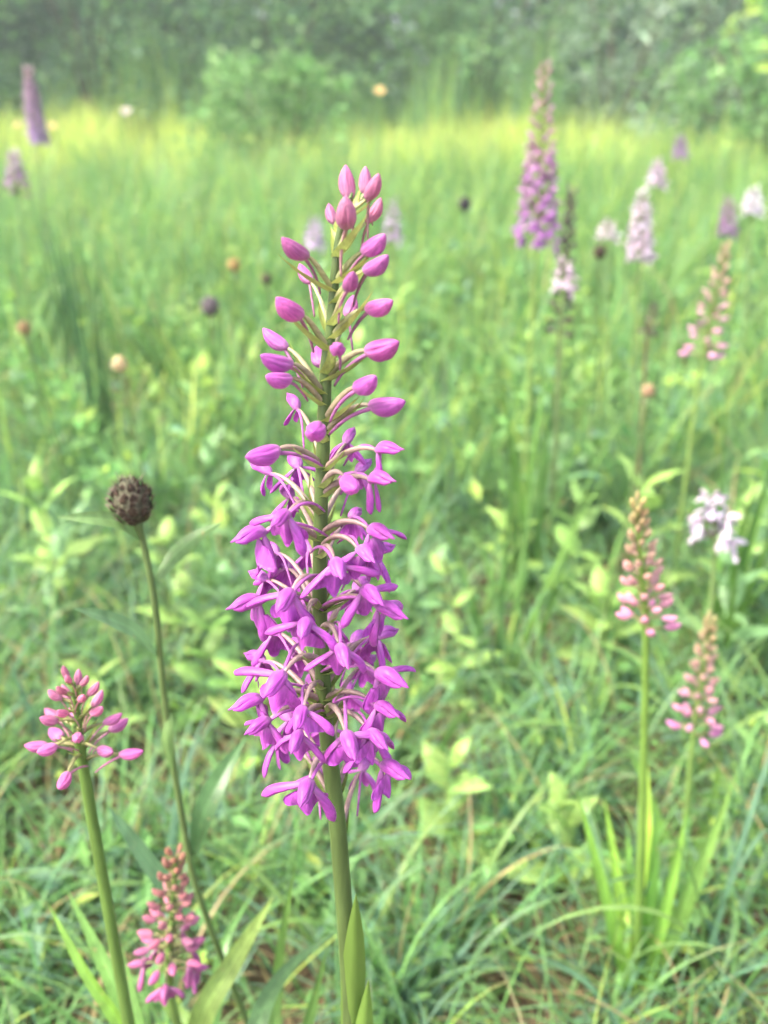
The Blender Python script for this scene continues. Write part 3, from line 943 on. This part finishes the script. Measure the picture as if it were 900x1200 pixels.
# E far tall one
YE = .85
bE = at(622, 480, YE); bE = gpt(bE.x, YE)
orchid_spike('orchid', 'distant tall magenta orchid, blurred, with brown-pink tip above the meadow', bE, at(629, 288, YE), at(638, 80, YE), 64, .0105, 'ooooobbbb', [(.50, .17, .60), (.52, .30, .34)], stemr=.0026,
             spread=(2.7, .8), el=(-5, 70), detail=1, seed=21)
# L sparse pink at right
YL = .70
bL = gpt(at(815, 520, YL).x, YL)
orchid_spike('orchid', 'loose pale pink orchid leaning beyond the white-flowered one', bL, at(822, 425, YL), at(850, 292, YL), 40, .0095, 'bbbb', [(.68, .28, .56), (.52, .36, .24)], stemr=.0022, spread=(2.1, .4), el=(5, 78), detail=1, seed=23)

def spotted(label, px0, py0, px1, py1, Y, n, L, c0, c1, seed, kinds='ooooob', stemcol=(.18, .26, .09), group='pale and purple spotted orchids', name='spotted_orchid', el=(0, 60), spread=(1.5, .7), ovc=(.20, .14, .12), bcol=(.20, .20, .10)):
    b = gpt(at(px0, py0 + 150, Y).x, Y)
    return orchid_spike(name, label, b, at(px0, py0, Y), at(px1, py1, Y), n, L, kinds, [c0, c1], stemr=.0022, stemcol=stemcol, spread=spread, el=el, detail=1, seed=seed, group=group, bract=.9, ovc=ovc, bcol=bcol)

WHT = (.80, .74, .80)
spotted('white spotted orchid with a short stubby cluster, right of the pink-budded orchid', 838, 640, 834, 580, .52, 11, .0105, (.70, .62, .70), (.66, .56, .66), 31, kinds='ooo', spread=(1.7, .9), el=(0, 40), ovc=(.12, .07, .10))
spotted('pale pink and white spotted orchid with a dark heart, past the tall distant orchid', 750, 305, 752, 226, .95, 30, .0105, (.70, .58, .68), (.76, .66, .72), 32)
spotted('small pale spotted orchid standing behind the dark-hearted white one', 770, 218, 770, 190, 1.45, 14, .011, (.74, .58, .74), (.70, .55, .66), 33)
spotted('small bright white spotted orchid by the olive bush side of the meadow', 882, 250, 883, 223, 1.2, 14, .0105, WHT, WHT, 34)
spotted('small dusky purple spotted orchid next to the bright white one', 852, 276, 854, 234, 1.15, 18, .0095, (.42, .22, .46), (.38, .22, .34), 35)
spotted('tiny far purple spotted orchid in front of the olive bush', 797, 186, 797, 162, 1.75, 14, .011, (.40, .22, .48), (.40, .22, .48), 36)
spotted('faded orchid with blackened spike and two whitish flowers, beside the distant magenta orchid', 655, 400, 670, 225, .84, 44, .0105, (.08, .055, .045), (.14, .09, .11), 37, kinds='bbbbbb', stemcol=(.06, .045, .04), el=(20, 75), spread=(1.0, .6), ovc=(.06, .045, .045), bcol=(.075, .05, .05))
spotted('pale blossom cluster of an orchid on the stem of the blackened spike', 660, 345, 661, 308, .825, 7, .0095, (.75, .58, .70), (.75, .6, .7), 38, kinds='oo', spread=(1.0, .8))
spotted('faint pale orchid between the blackened spike and the dark-hearted one', 713, 280, 713, 262, 1.2, 8, .011, (.72, .62, .66), (.72, .62, .66), 39)
spotted('far lavender orchid with a long slim dense spike before the bushes', 45, 166, 33, 82, 1.5, 60, .0115, (.50, .34, .58), (.52, .36, .42), 40)
spotted('faded lilac-topped orchid with brown stem below the lavender one', 22, 232, 16, 180, 1.2, 22, .0105, (.22, .13, .17), (.66, .50, .66), 41, kinds='bboooo')
spotted('blurred pale lilac orchid peeping out beside the topmost left buds', 369, 292, 369, 258, 1.35, 14, .0115, (.66, .50, .72), (.66, .54, .72), 42)
spotted('blurred pale lilac orchid behind the topmost right buds', 460, 285, 460, 236, 1.45, 14, .0115, (.58, .44, .62), (.64, .50, .66), 43)

# ------------------------------------------------------------------ knapweeds
def scale_cluster(r, h, n, seed, fringe=True):
    """egg-shaped head clothed in overlapping ragged bracts"""
    rs = random.Random(seed)
    V, F = [], []
    # core
    nr, ns = 8, 12
    for i in range(nr + 1):
        t = i / nr
        q = r * .86 * math.sin(math.pi * (.10 + .84 * t))**.7
        for j in range(ns):
            a = 2 * math.pi * j / ns
            V.append(Vector((q * math.cos(a), q * math.sin(a), h * t)))
    for i in range(nr):
        for j in range(ns):
            F.append((i * ns + j, i * ns + (j + 1) % ns, (i + 1) * ns + (j + 1) % ns, (i + 1) * ns + j))
    F.append(tuple(range(nr * ns, (nr + 1) * ns))); F.append(tuple(reversed(range(ns))))
    core_n = len(V)
    SV, SF, HV, HF = [], [], [], []
    for i in range(n):
        t = .05 + .92 * i / n
        a = i * 2.39996 + rs.uniform(-.25, .25); t += rs.uniform(-.02, .02)
        q = r * rs.uniform(.86, .97) * math.sin(math.pi * (.10 + .84 * t))**.7
        c = Vector((q * math.cos(a), q * math.sin(a), h * t))
        o = Vector((math.cos(a), math.sin(a), 0)); tg = Vector((-math.sin(a), math.cos(a), 0))
        upv = (Vector((0, 0, 1)) + o * (.55 - t * 1.1)).normalized()
        s = r * .30 * rs.uniform(.75, 1.25)
        k = len(SV)
        SV += [c - tg * s * .5 - upv * s * .4, c + tg * s * .5 - upv * s * .4, c + tg * s * .55 + upv * s * .3 + o * s * .25, c + upv * s * .9 + o * s * .45, c - tg * s * .55 + upv * s * .3 + o * s * .25, c + o * s * .35 + upv * s * .1]
        SF += [(k, k + 1, k + 5), (k + 1, k + 2, k + 5), (k + 2, k + 3, k + 5), (k + 3, k + 4, k + 5), (k + 4, k, k + 5)]
        if fringe:
            for j in range(7):
                f = (j / 6 - .5)
                b0 = c + tg * s * f + upv * s * (.75 - abs(f) * .8) + o * s * .35
                e = b0 + (tg * f * 1.4 + upv * .5 + o * .9).normalized() * s * rs.uniform(.5, .9)
                k = len(HV); wv = tg.cross(e - b0).normalized() * s * .035 + tg * s * .03
                HV += [b0 - wv, b0 + wv, e]; HF += [(k, k + 1, k + 2)]
    return V, F, SV, SF, HV, HF

def knapweed(label, base, pts, r, h, head_col, scale_col, leaves=(), seed=0, stemr=.0011, stemcol=(.12, .18, .06), tuft=False, name='knapweed'):
    root = empty(name, base, label, 'knapweed', 'knapweeds in the meadow')
    q = catmull([p - base for p in pts], 26)
    v, f, k = tube(q, lambda t: stemr * (1.15 - .3 * t) * (1 + 1.0 * max(0, t - .92) / .08), 8, ridges=5, rdepth=.08)
    link('stem', mesh_py('stem', v, f, k), M['stem'], root, stemcol)
    V, F, SV, SF, HV, HF = scale_cluster(r, h, 70, seed)
    ax = (q[-1] - q[-3]).normalized()
    m = Matrix.Translation(q[-1] - ax * r * .12) @ ax.to_track_quat('Z', 'Y').to_matrix().to_4x4()
    hd = link('flower_head', mesh_py('flower_head', V, F), M['seedhead'], root, head_col, m)
    link('scales', mesh_py('scales', SV, SF, smooth=False), M['seedhead'], hd, scale_col)
    link('scale_fringe', mesh_py('scale_fringe', HV, HF, smooth=False), M['seedhead'], hd, tuple(min(1, c * 2.6 + .06) for c in scale_col))
    # withered florets sticking out of the top
    rs = random.Random(seed + 5)
    TV, TF = [], []
    for i in range(46):
        a = rs.uniform(0, 6.28); t0 = rs.uniform(0, .6) * r
        b0 = Vector((math.cos(a) * t0, math.sin(a) * t0, h * .9)); e = b0 + Vector((math.cos(a) * rs.uniform(.1, .7), math.sin(a) * rs.uniform(.1, .7), rs.uniform(.4, .8))) * r * .8
        tg = Vector((-math.sin(a), math.cos(a), 0)) * r * .04
        kk = len(TV); TV += [b0 - tg, b0 + tg, e]; TF.append((kk, kk + 1, kk + 2))
    link('withered_florets', mesh_py('withered_florets', TV, TF, smooth=False), M['seedhead'], hd, tuple(min(1, c * 1.2 + .02) for c in head_col))
    for (lp, wd, col) in leaves:
        dx, dy = abs(lp[-1][0] - lp[0][0]), abs(lp[-1][1] - lp[0][1])
        px_leaf(root, lp, wd * 1.35, col, peak=.4, base=.4, hint=Vector((0, .6, .8)) if dx > dy else None)
    return root

YK = .262
bK = gpt(at(262, 1150, YK).x + .02, YK + .01)
KL = (.17, .29, .10)
knapweed('dark brown knapweed seed head on a thin bent stem with narrow leaves', bK, [bK + Vector((0, 0, -.01)), at(240, 1070, YK), at(214, 960, YK), at(194, 830, YK), at(183, 720, YK), at(171, 650, YK), at(160, 608, YK)], .0070, .0142,
         (.10, .095, .06), (.075, .052, .038),
         leaves=[([(166, 632, YK), (140, 612, YK - .004), (105, 607, YK - .008), (66, 606, YK - .01)], .0024, KL), ([(184, 680, YK), (205, 650, YK + .005), (232, 628, YK + .01), (260, 612, YK + .014)], .0026, KL),
                 ([(182, 766, YK), (155, 738, YK - .006), (120, 722, YK - .012), (85, 712, YK - .016)], .0026, (.16, .29, .13)), ([(199, 835, YK), (196, 870, YK - .004), (203, 905, YK - .004)], .002, (.17, .28, .09)),
                 ([(232, 1090, YK), (195, 1035, YK + .004), (158, 985, YK + .008), (126, 944, YK + .012)], .0040, (.10, .20, .10)), ([(228, 1000, YK), (240, 950, YK + .006), (262, 905, YK + .016), (290, 862, YK + .03)], .0042, (.085, .18, .06))],
         seed=3, stemr=.0013)
for (lab, px, py, Y, r, c1, c2) in [
    ('small dark knapweed head standing left of the buds of the tall orchid', 247, 362, .80, .0078, (.12, .10, .11), (.15, .12, .13)),
    ('tiny dark knapweed bud just left of the spike of the tall orchid', 313, 326, .95, .0055, (.14, .12, .07), (.08, .07, .05)),
    ('black round knapweed head in the pale grass right of the tall spike', 545, 240, 1.25, .0085, (.05, .045, .05), (.07, .06, .07)),
    ('tan knapweed bud with a dark neck above the dark seed head', 142, 428, .62, .0052, (.60, .46, .28), (.52, .38, .22)),
    ('faint brownish knapweed bud near the dark green rushes', 30, 385, .75, .0055, (.33, .24, .13), (.30, .2, .1)),
    ('ochre knapweed bud above the small dark head', 275, 311, .9, .006, (.38, .28, .12), (.35, .24, .1)),
    ('rust-coloured knapweed bud above the pale leafy herb', 759, 458, .60, .0042, (.42, .28, .18), (.38, .25, .15)),
    ('blackish knapweed bud under the pale spotted orchids', 703, 296, 1.0, .007, (.07, .05, .04), (.08, .06, .04)),
]:
    top = at(px, py + 6, Y); b = gpt(top.x + random.uniform(-.03, .03), Y + .01)
    knapweed(lab, b, [b + Vector((0, 0, -.01)), b.lerp(top, .5) + Vector((.004, 0, 0)), top], r, r * 1.9, c1, c2, seed=px, stemr=.0011)
# brown spent spike
spotted('brown withered short flower spike below the dark-hearted white orchid', 758, 395, 767, 358, .8, 16, .007, (.13, .09, .07), (.12, .09, .07), 44, kinds='bbb', stemcol=(.16, .14, .07), spread=(.9, .6), ovc=(.1, .08, .06), bcol=(.12, .1, .06))

# ------------------------------------------------------------------ yellow flowers and a pale umbel
def petal_ring(n, r, w_, lift):
    V, F = [], []
    for i in range(n):
        a = 2 * math.pi * i / n
        o = Vector((math.cos(a), math.sin(a), 0)); tg = Vector((-math.sin(a), math.cos(a), 0)); up = Vector((0, 0, 1))
        q = bez(o * r * .1, o * r * .4 + up * lift * r * .5, o * r * .7 + up * lift * r, o * r + up * lift * r * 1.1, 5)
        v, f, _ = ribbon(q, lambda t: w_ * math.sin(math.pi * (.15 + .8 * t)), side_hint=tg, fold=.15, cols=2)
        k = len(V); V += v; F += [tuple(x + k for x in ff) for ff in f]
    return V, F

def wildflower(label, px, py, Y, r, col, centre, cat='flower', name='yellow_flower', stem=True):
    top = at(px, py, Y); b = gpt(top.x + random.uniform(-.04, .04), Y + .02)
    root = empty(name, b, label, cat, 'small open meadow flowers')
    q = catmull([Vector((0, 0, -.01)), (top - b) * .5 + Vector((.01, 0, 0)), top - b], 12)
    v, f, k = tube(q, lambda t: .0016 * (1.1 - .4 * t), 6)
    link('stem', mesh_py('stem', v, f, k), M['stem'], root, (.15, .25, .06))
    m = Matrix.Translation(q[-1]) @ Matrix.Rotation(R(40), 4, 'X')
    V, F = petal_ring(9, r, r * .26, .25)
    link('petals', mesh_py('petals', V, F), M['petal'], root, col, m)
    V, F = petal_ring(7, r * .45, r * .16, .9)
    link('flower_centre', mesh_py('flower_centre', V, F), M['petal'], root, centre, m)
wildflower('single bright yellow flower high above the tall grass', 445, 107, 2.2, .013, (.85, .62, .03), (.75, .45, .02))
wildflower('yellow flower just right of the lavender orchid', 62, 148, 2.4, .011, (.80, .60, .04), (.7, .45, .02))
wildflower('yellow flower just left of the lavender orchid', 20, 147, 2.5, .010, (.80, .62, .05), (.7, .45, .02))
wildflower('off-white flower at the top of the grass near the rounded bush', 148, 131, 2.0, .012, (.50, .50, .38), (.6, .5, .3), name='white_flower')

# ------------------------------------------------------------------ rushes: a dark upright clump on the left
def clump(name, label, cat, base, n, length, width, cols, lean=.1, bend=.3, group=None, spreadr=.015, seed=0, az=None):
    rs = random.Random(seed)
    root = empty(name, base, label, cat, group)
    for i in range(n):
        a = rs.uniform(0, 6.283) if az is None else az + rs.uniform(-.5, .5)
        th = abs(rs.gauss(lean, lean * .7)); L = length * rs.uniform(.6, 1.1)
        p = Vector((rs.uniform(-1, 1) * spreadr, rs.uniform(-1, 1) * spreadr, -.004))
        pts = [p.copy()]
        bd = bend * rs.uniform(.2, 1.6)
        ns = 10
        for s in range(ns):
            t = s / ns
            tt = min(th + bd * t**1.6 * 1.6, 2.4)
            p = p + Vector((math.sin(tt) * math.cos(a), math.sin(tt) * math.sin(a), math.cos(tt))) * (L / ns)
            if p.z < .004 and s > 3: p.z = .004
            pts.append(p.copy())
        sd = Vector((-math.sin(a), math.cos(a), 0)); sd = (sd + Vector((rs.uniform(-.5, .5), rs.uniform(-.5, .5), 0))).normalized()
        v, f, k = ribbon(pts, lance(width * rs.uniform(.7, 1.2) * .5, .3, .7), side_hint=sd, fold=.35, cols=2)
        link('blade', mesh_py('blade', v, f, k), M['leaf'], root, tint(rs.choice(cols), .18, rs))
    return root
DK = [(.07, .15, .06), (.085, .17, .065)]
for (px, Y, ln, lab) in [(112, 1.05, .34, 'dark green upright clump of rushes left of the tall orchid'), (92, 1.3, .30, 'shorter dark rush clump behind the upright one')]:
    b = gpt(at(px, 450, Y).x, Y)
    clump('rush_clump', lab, 'rush', b, 26, ln, .004, DK, .05, .06, None, .014, seed=px)
# tall darker grass stand at the right
for (px, py, Y, ln, n, lab) in [(640, 560, .78, .26, 12, 'broad-bladed upright grass clump in the middle of the meadow'), (860, 620, .62, .25, 14, 'dense broad-bladed grass behind the white spotted orchid'), (620, 640, .62, .2, 9, 'fresh green broad grass clump before the brown bare patch')]:
    b = gpt(at(px, py, Y).x, Y)
    clump('grass_clump', lab, 'grass', b, n, ln, .007, [(.12, .24, .06), (.15, .29, .06)], .16, .25, 'broad grass clumps', .02, seed=px)

# near tufts, blade by blade
def make_tufts():
    rs = random.Random(77)
    GB = [(.115, .225, .13), (.13, .25, .11), (.16, .28, .12), (.15, .28, .07), (.20, .33, .09)]
    spots = []
    tries = 0
    while len(spots) < 54 and tries < 4000:
        tries += 1
        y = rs.uniform(.29, .72); x = rs.uniform(-1, 1) * (.14 + .52 * y)
        if all((x - a)**2 + (y - b)**2 > .042**2 for a, b in spots): spots.append((x, y))
    for i, (x, y) in enumerate(spots):
        clump('grass_tuft', 'tuft of thin arching blue-green grass blades in the near turf', 'grass', gpt(x, y), rs.randint(6, 10), rs.uniform(.10, .19), rs.uniform(.0032, .0052), GB, .5, rs.uniform(.5, 1.3), 'arching grass tufts of the near turf', .008, seed=100 + i)
make_tufts()

# ------------------------------------------------------------------ leafy herbs
def herb_leaf(name, L=1.0, wd=.2, seed=0):
    rs = random.Random(seed)
    q = bez(Vector((0, 0, 0)), Vector((.3, 0, .12)), Vector((.7, 0, .10)), Vector((1, 0, -.12 - .1 * rs.random())), 9)
    v, f, k = ribbon(q, lance(wd, .42, .15), side_hint=Vector((0, 1, 0)), fold=.3, cols=4, wave=.12, ph=seed)
    me = mesh_py(name, v, f, k); me.materials.append(M['herb_leaf'])
    return me
HL = [herb_leaf('leaf', 1, .17 + .03 * i, i) for i in range(4)]
HB = [herb_leaf('leaf', 1, .22 + .03 * i, 9 + i) for i in range(3)]

def herb(label, base, h, pairs, L, col, lean=(0, 0), broad=False, seed=0, group='leafy herbs in the grass', whorl=2):
    rs = random.Random(seed)
    root = empty('leafy_herb', base, label, 'herb', group)
    top = Vector((lean[0], lean[1], h))
    q = catmull([Vector((0, 0, -.006)), top * .5 + Vector((rs.uniform(-.1, .1) * h, rs.uniform(-.1, .1) * h, 0)), top], 10)
    v, f, k = tube(q, lambda t: max(.0006, h * .008) * (1.2 - .7 * t), 6)
    link('stem', mesh_py('stem', v, f, k), M['stem'], root, (col[0] * .8, col[1] * .75, col[2]))
    a0 = rs.uniform(0, 3)
    for i in range(pairs):
        u = .15 + .85 * (i + .5) / pairs
        x = u * 10; j = min(int(x), 9); p = q[j].lerp(q[j + 1], x - j)
        for s in range(whorl):
            az = a0 + i * math.pi / 2 + s * 2 * math.pi / whorl + rs.uniform(-.3, .3)
            ll = L * .72 * (1.15 - .55 * u) * rs.uniform(.8, 1.2)
            m = Matrix.Translation(p) @ Matrix.Rotation(az, 4, 'Z') @ Matrix.Rotation(-R(10 + 45 * u + rs.uniform(-15, 10)), 4, 'Y') @ Matrix.Scale(ll, 4)
            link('leaf', rs.choice(HB if broad else HL), None, root, tint(col, .15, rs), m)
    return root

def make_herbs():
    LG = (.30, .46, .12); MG = (.20, .36, .09); BG = (.18, .33, .13)
    named = [  # px, py of the foot, Y, h, pairs, L, col, label, broad
        (742, 560, .68, .17, 6, .075, LG, 'tall pale green herb with pointed leaves right of the meadow centre', False),
        (540, 985, .43, .08, 4, .055, LG, 'light green herb with broad pointed leaves just right of the lowest orchid flowers', True),
        (655, 1060, .40, .075, 4, .05, LG, 'pale leafy herb between the grass and the strap-leaved orchid', True),
        (300, 850, .52, .11, 5, .06, LG, 'light green many-leaved herb seen left of the tall orchid stem', True),
        (250, 830, .58, .11, 4, .06, MG, 'mid green leafy herb next to the knapweed stem', True),
        (865, 985, .45, .075, 4, .045, (.22, .38, .12), 'small oval-leaved herb at the far side of the leaning orchid', True),
        (190, 620, .62, .15, 5, .06, LG, 'bright star-leaved herb behind the dark seed head', False),
        (690, 590, .72, .14, 5, .07, MG, 'mid green herb beside the pale pointed one', False),
        (395, 560, .8, .15, 5, .07, LG, 'pale herb half hidden behind the tall orchid spike', False),
        (60, 560, .7, .16, 6, .075, LG, 'pale green leafy herb at the meadow side of the seed head', False),
        (90, 720, .5, .10, 4, .05, LG, 'low light green herb under the seed head leaves', False),
    ]
    for i, (px, py, Y, h, n, L, col, lab, br) in enumerate(named):
        x = at(px, py, Y).x
        herb(lab, gpt(x, Y), h, n, L, col, (random.uniform(-.02, .02), random.uniform(-.02, .02)), br, seed=i)
    rs = random.Random(5)
    for i in range(105):
        y = .55 + 1.9 * rs.random()**1.2; x = rs.uniform(-1, 1) * (.15 + .5 * y)
        if abs(x) < .05 and y < .6: continue
        herb('light green leafy herb scattered among the middle meadow grass', gpt(x, y), rs.uniform(.10, .17) * (.6 + .45 * y), rs.randint(5, 8), rs.uniform(.045, .07), rs.choice([LG, LG, MG, BG]),
             (rs.uniform(-.02, .02), rs.uniform(-.02, .02)), rs.random() < .4, seed=200 + i)
make_herbs()

# ------------------------------------------------------------------ the damp air
def make_haze():
    m, n, l = mat_new('haze')
    out = n.new('ShaderNodeOutputMaterial'); pv = n.new('ShaderNodeVolumePrincipled')
    pv.inputs['Color'].default_value = (.86, .94, 1, 1)
    pv.inputs['Density'].default_value = HAZE
    pv.inputs['Anisotropy'].default_value = .3
    l.new(pv.outputs[0], out.inputs['Volume'])
    x0, x1, y0, y1, z0, z1 = -260, 260, -130, 410, -1.2, 12.5
    V = [(x, y, z) for x in (x0, x1) for y in (y0, y1) for z in (z0, z1)]
    F = [(0, 1, 3, 2), (4, 6, 7, 5), (0, 4, 5, 1), (2, 3, 7, 6), (0, 2, 6, 4), (1, 5, 7, 3)]
    o = link('haze', mesh_py('haze', V, F, smooth=False), m)
    tag(o, 'thin pale summer haze over the meadow and wood', 'haze', kind='stuff')
HAZE = 0.011
make_haze()
